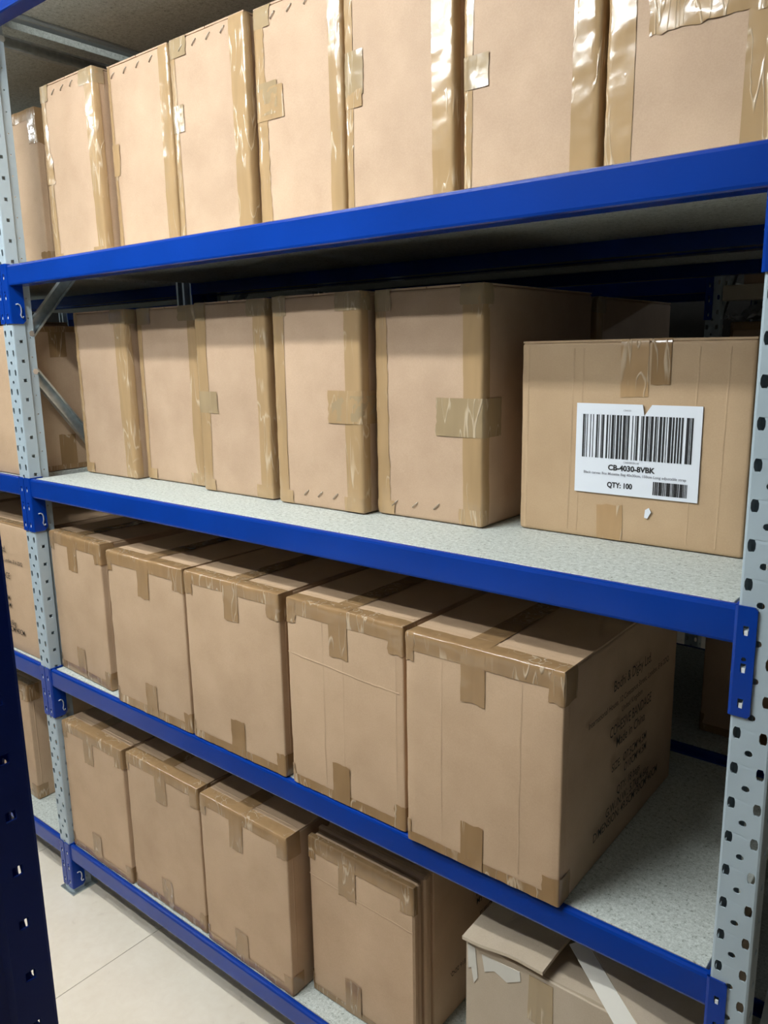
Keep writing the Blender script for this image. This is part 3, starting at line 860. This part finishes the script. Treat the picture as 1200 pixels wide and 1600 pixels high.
# worn white paper patches and tape on its front
def patch(pts, y, mat, name='paper_patch'):
    mb = MB(); n = len(pts)
    f0 = [(a, y, c) for a, c in pts]; f1 = [(a, y + .0009, c) for a, c in pts]
    tri = [tuple(q) for q in tessellate_polygon([[Vector((a, c, 0)) for a, c in pts]])]
    mb.add(f0 + f1, tri + [tuple(i + n for i in q) for q in tri] + [(i, (i+1) % n, n + (i+1) % n, n + i) for i in range(n)])
    obj(name, mb.mesh(name, mat), oc)
patch([(.004, oh - .010), (.020, oh - .012), (.026, oh - .07), (.018, oh - .085), (.012, oh - .055), (.006, oh - .06)], -.0012, 'torn_paper')
patch([(.034, oh - .018), (.11, oh - .012), (.112, oh - .030), (.085, oh - .047), (.06, oh - .038), (.04, oh - .05)], -.0012, 'torn_paper')
patch([(.128, oh - .008), (.172, oh - .008), (.174, oh - .10), (.126, oh - .095)], -.0010, 'tape_olive', 'tape')

# ---- cartons in the bay left of the left post
GL = 'taped cartons in the bay left of the left grey post'
taped('taped carton seen past the left grey post on the uppermost shelf', -.372, -.072, .150, Z3, 51, GL, 0, h=.414, lc=.08, rc=.09)
lbx = Carton('taped_carton', 'carton behind the steel braces, left of the left post on the middle shelf', -.572, -.078, .015, Z2, .402, .31, 'kraft_brown', 52, 0, GL, amp=.002)
w, h = lbx.w, lbx.h
lbx.tape(w + .115, w + .165, h - .085, h - .001, 'tape_brown', 'b', 0)
lbx.tape(w + .118, w + .168, .003, .100, 'tape_brown', 't', 0)
lbx.tape(w - .004, w + .31, h - .016, h - .001, 'tape_brown', '', 1)
lbx.tape(w - .004, w + .31, .003, .016, 'tape_brown', '', 1)
lbx.tape(.22, .27, h - .09, h + .2, 'tape_brown', 'b', 0)
tb = Carton('taped_carton', 'carton with printed front, left of the left post above the lowest shelf', -.562, -.068, .020, Z1, .392, .31, 'kraft_brown', 53, 0, GL, amp=.002)
tb.text([(t, sz, .0, zz) for (t, sz), zz in zip(BAND, ZR)], 'front')
tb.tape(.0, tb.w, tb.h - .002, tb.h + .03, 'tape_brown', '', 0)
taped('lowest carton left of the left post, above the pale floor', -.613, -.313, .067, Z0, 54, GL, 0)

taped('added light-blocking carton on the uppermost shelf in the bay left of the left post', -.690, -.390, .14, Z3, 55, GL, 0)  # these three cartons, mostly out of view, are added to darken the left bay
stapled('added light-blocking carton on the middle shelf in the bay left of the left post', -.830, -.590, .05, Z2, 56, GL, 0)
taped('added light-blocking carton above the lowest shelf in the bay left of the left post', -.880, -.580, .03, Z1, 57, GL, 0)

# ---- things on the racks behind
GB = 'cartons on the rear rack'
taped('carton in shadow on the rear rack right of the printed bandage carton', 1.545, 1.80, .725, Z1, 61, GB, 0, d=.40)
stapled('carton on the far rack board right of the far post', 1.235, 1.50, 1.95, 1.778, 62, None, 0, lt=0, rt=0, bot=(0, 0), top=(0, 0), h=.30)
taped('small carton under the clear wrap on the far rack', 1.20, 1.49, 1.96, ZF, 63, None, 0, h=.27, d=.40)
# crumpled clear wrap on that small carton
mb = MB(); nu = 14
vs = []
for i in range(nu):
    for j in range(nu):
        a, c = i / (nu - 1) - .5, j / (nu - 1) - .5
        r2 = math.hypot(a, c)
        vs.append((.24 * a, .22 * c, max(.004, .075 * (1 - 2.1 * r2)) + .045 * abs(noise.noise(Vector((a * 9, c * 9, 4))))))
mb.add(vs, [(i*nu+j, (i+1)*nu+j, (i+1)*nu+j+1, i*nu+j+1) for i in range(nu-1) for j in range(nu-1)])
tag(obj('plastic_wrap', mb.mesh('plastic_wrap', 'clear_wrap'), None, (1.30, 2.06, ZF + .273)), 'crumpled shiny plastic wrap glimpsed above the barcode carton', 'plastic wrap')
